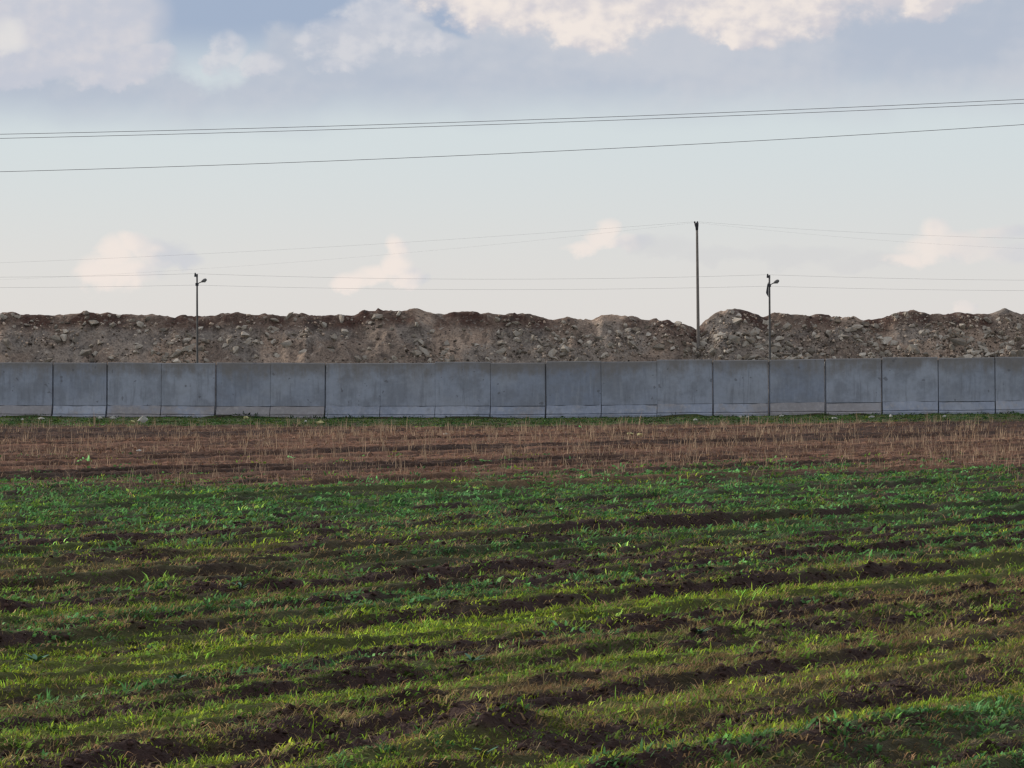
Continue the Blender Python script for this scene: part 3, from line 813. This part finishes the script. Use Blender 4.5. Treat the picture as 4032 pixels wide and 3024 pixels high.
def clods():
    n = 105000
    x, y = sample(n, 16.5, 55, 2.0); T = terrain(x, y)
    k = RNG.uniform(0, 1, n) < np.maximum(T['soil'], T['brown']*.5)*.75
    x, y = x[k], y[k]; z = T['z'][k]
    S = np.clip(.026*np.exp(RNG.normal(0, .5, len(x)))*np.clip(y/26, .8, 1.3), .010, .065)
    br = T['brown'][k][:, None]
    C = (C_SOIL*(1-br) + C_BRN*.8*br)*np.exp(RNG.normal(0, .25, len(x)))[:, None]
    lumps('soil_clods', np.stack([x, y, z+S*.08], -1), S, C, M_CLOD, None, .8, label='loose dark clods of turned earth along the furrows', category='soil', kind='stuff')
def straw_litter():
    n = 42000
    x, y = sample(n, 16.5, 70, 1.8); T = terrain(x, y)
    k = RNG.uniform(0, 1, n) < .18 + .75*T['soil']
    x, y = x[k], y[k]; z = T['z'][k]; m = len(x)
    L = np.clip(.055*np.exp(RNG.normal(0, .5, m)), .02, .2)*np.clip(y/30, .8, 1.5)
    W = .0042*np.clip(y/30, .8, 2)*RNG.uniform(.7, 1.5, m)
    C = np.where(RNG.uniform(0, 1, m)[:, None] < .6, np.array([.25, .18, .10])[None], np.array([.13, .085, .055])[None])*np.exp(RNG.normal(0, .35, m))[:, None]
    blades('straw_litter', np.stack([x, y, z+.004], -1), L, W, np.clip(RNG.normal(1.25, .25, m), .3, 1.55), RNG.uniform(0, 6.283, m), C, M_STRAW, 1.1, label='scattered bits of dry straw lying on the turned earth', category='straw', kind='stuff')
grass(); stubble(); clods(); straw_litter()

# ------------------------------------------------------------------ single plants
def spot(px, py):
    d = np.arange(17, 120, .02); x = (px-512)/F*d
    zt = terrain(x, d)['z']; line = EYE - (py-384)/F*d
    i = int(np.argmax(line <= zt)); return float(x[i]), float(d[i]), float(zt[i])
def dry_weed(px, py, hpx, label, n=3, seed=0):
    x, y, z = spot(px, py); H = hpx/F*y; rg = random.Random(seed)
    root = link('dry_weed', None, label=label, category='dry weed', group='single dry stalks standing in the grass'); root.location = (x, y, z)
    for q in range(n):
        bm = bmesh.new(); a = rg.uniform(0, 6.28); l = rg.uniform(.05, .35); h = H*rg.uniform(.6, 1)
        pts = [Vector((math.cos(a)*l*h*t*t, math.sin(a)*l*h*t*t, h*t - .02)) for t in (0, .35, .7, 1)]
        r = .0035*max(1, y/30)
        tube(bm, pts, [r, r*.9, r*.75, r*.4], 5)
        for t in (.55, .75, .9):          # side twigs
            b = pts[0].lerp(pts[-1], t); c = rg.uniform(0, 6.28); e = h*.16
            tube(bm, [b, b + Vector((math.cos(c)*e, math.sin(c)*e, e*.9))], [r*.6, r*.3], 4)
        done(bm, 'stem', M_TAN, root)
M_TAN = mat_plain('tan_stalk', (.26, .19, .12), .9)
dry_weed(299.5, 663, 24, 'lone pale dry stalk in the lower field left of centre', 2, 1)
dry_weed(676, 716, 22, 'forked dry stalks in the lower field right of centre', 3, 2)
dry_weed(183, 549, 17, 'dry tuft in the mid field below the left lamp', 4, 3)
dry_weed(746, 530, 14, 'short dry tuft in the mid field below the boxed lamp', 4, 4)
dry_weed(186, 487, 17, 'pale dry clump at the green edge below the left lamp', 6, 5)
dry_weed(787, 543, 12, 'small dry sprig in the mid field, just right of the short tuft', 3, 6)
dry_weed(378, 503, 12, 'small dry sprig near the green edge left of centre', 3, 7)
dry_weed(785, 735, 16, 'single thin dry stem low in the right half', 2, 8)
def leafy_weed(px, py, R, label, seed):
    x, y, z = spot(px, py); rg = random.Random(seed)
    root = link('leafy_weed', None, label=label, category='weed', group='broad-leaved weeds on the furrows'); root.location = (x, y, z)
    for q in range(11):
        a = q*2.4 + rg.uniform(-.3, .3); l = R*rg.uniform(.6, 1.1); el = rg.uniform(.25, 1.1); w = l*.32
        bm = bmesh.new(); d = Vector((math.cos(a), math.sin(a), 0)); s = Vector((-math.sin(a), math.cos(a), 0)); prev = None
        for t, k in ((0, .12), (.3, .7), (.6, 1), (.85, .6), (1, .05)):
            c = d*(l*t*math.cos(el*(1-.5*t))) + Vector((0, 0, l*math.sin(el)*t*(1-.35*t) + .005)); zc = Vector((0, 0, -.10*w))
            cur = [bm.verts.new(c - s*w*k*.5), bm.verts.new(c + zc*k), bm.verts.new(c + s*w*k*.5)]
            if prev:
                bm.faces.new((prev[0], prev[1], cur[1], cur[0])); bm.faces.new((prev[1], prev[2], cur[2], cur[1]))
            prev = cur
        done(bm, 'leaf', M_LEAF, root, True)
M_LEAF = mat_plain('blue_green_leaf', (.095, .20, .115), .6, 0, .4, 20)
leafy_weed(484, 757, .085, 'blue-green leafy weed on the earth heap at bottom centre', 1)
leafy_weed(472, 662, .09, 'blue-green leafy weed just left of the middle, well below centre', 2)
leafy_weed(36, 664, .10, 'blue-green leafy weed nearest the left edge of the field', 3)
leafy_weed(178, 680, .08, 'blue-green leafy weed in the lower left of the field', 4)
leafy_weed(240, 590, .10, 'leafy weed in the mid field, left of centre', 5)
leafy_weed(700, 636, .09, 'only leafy weed in the right half of the field', 6)
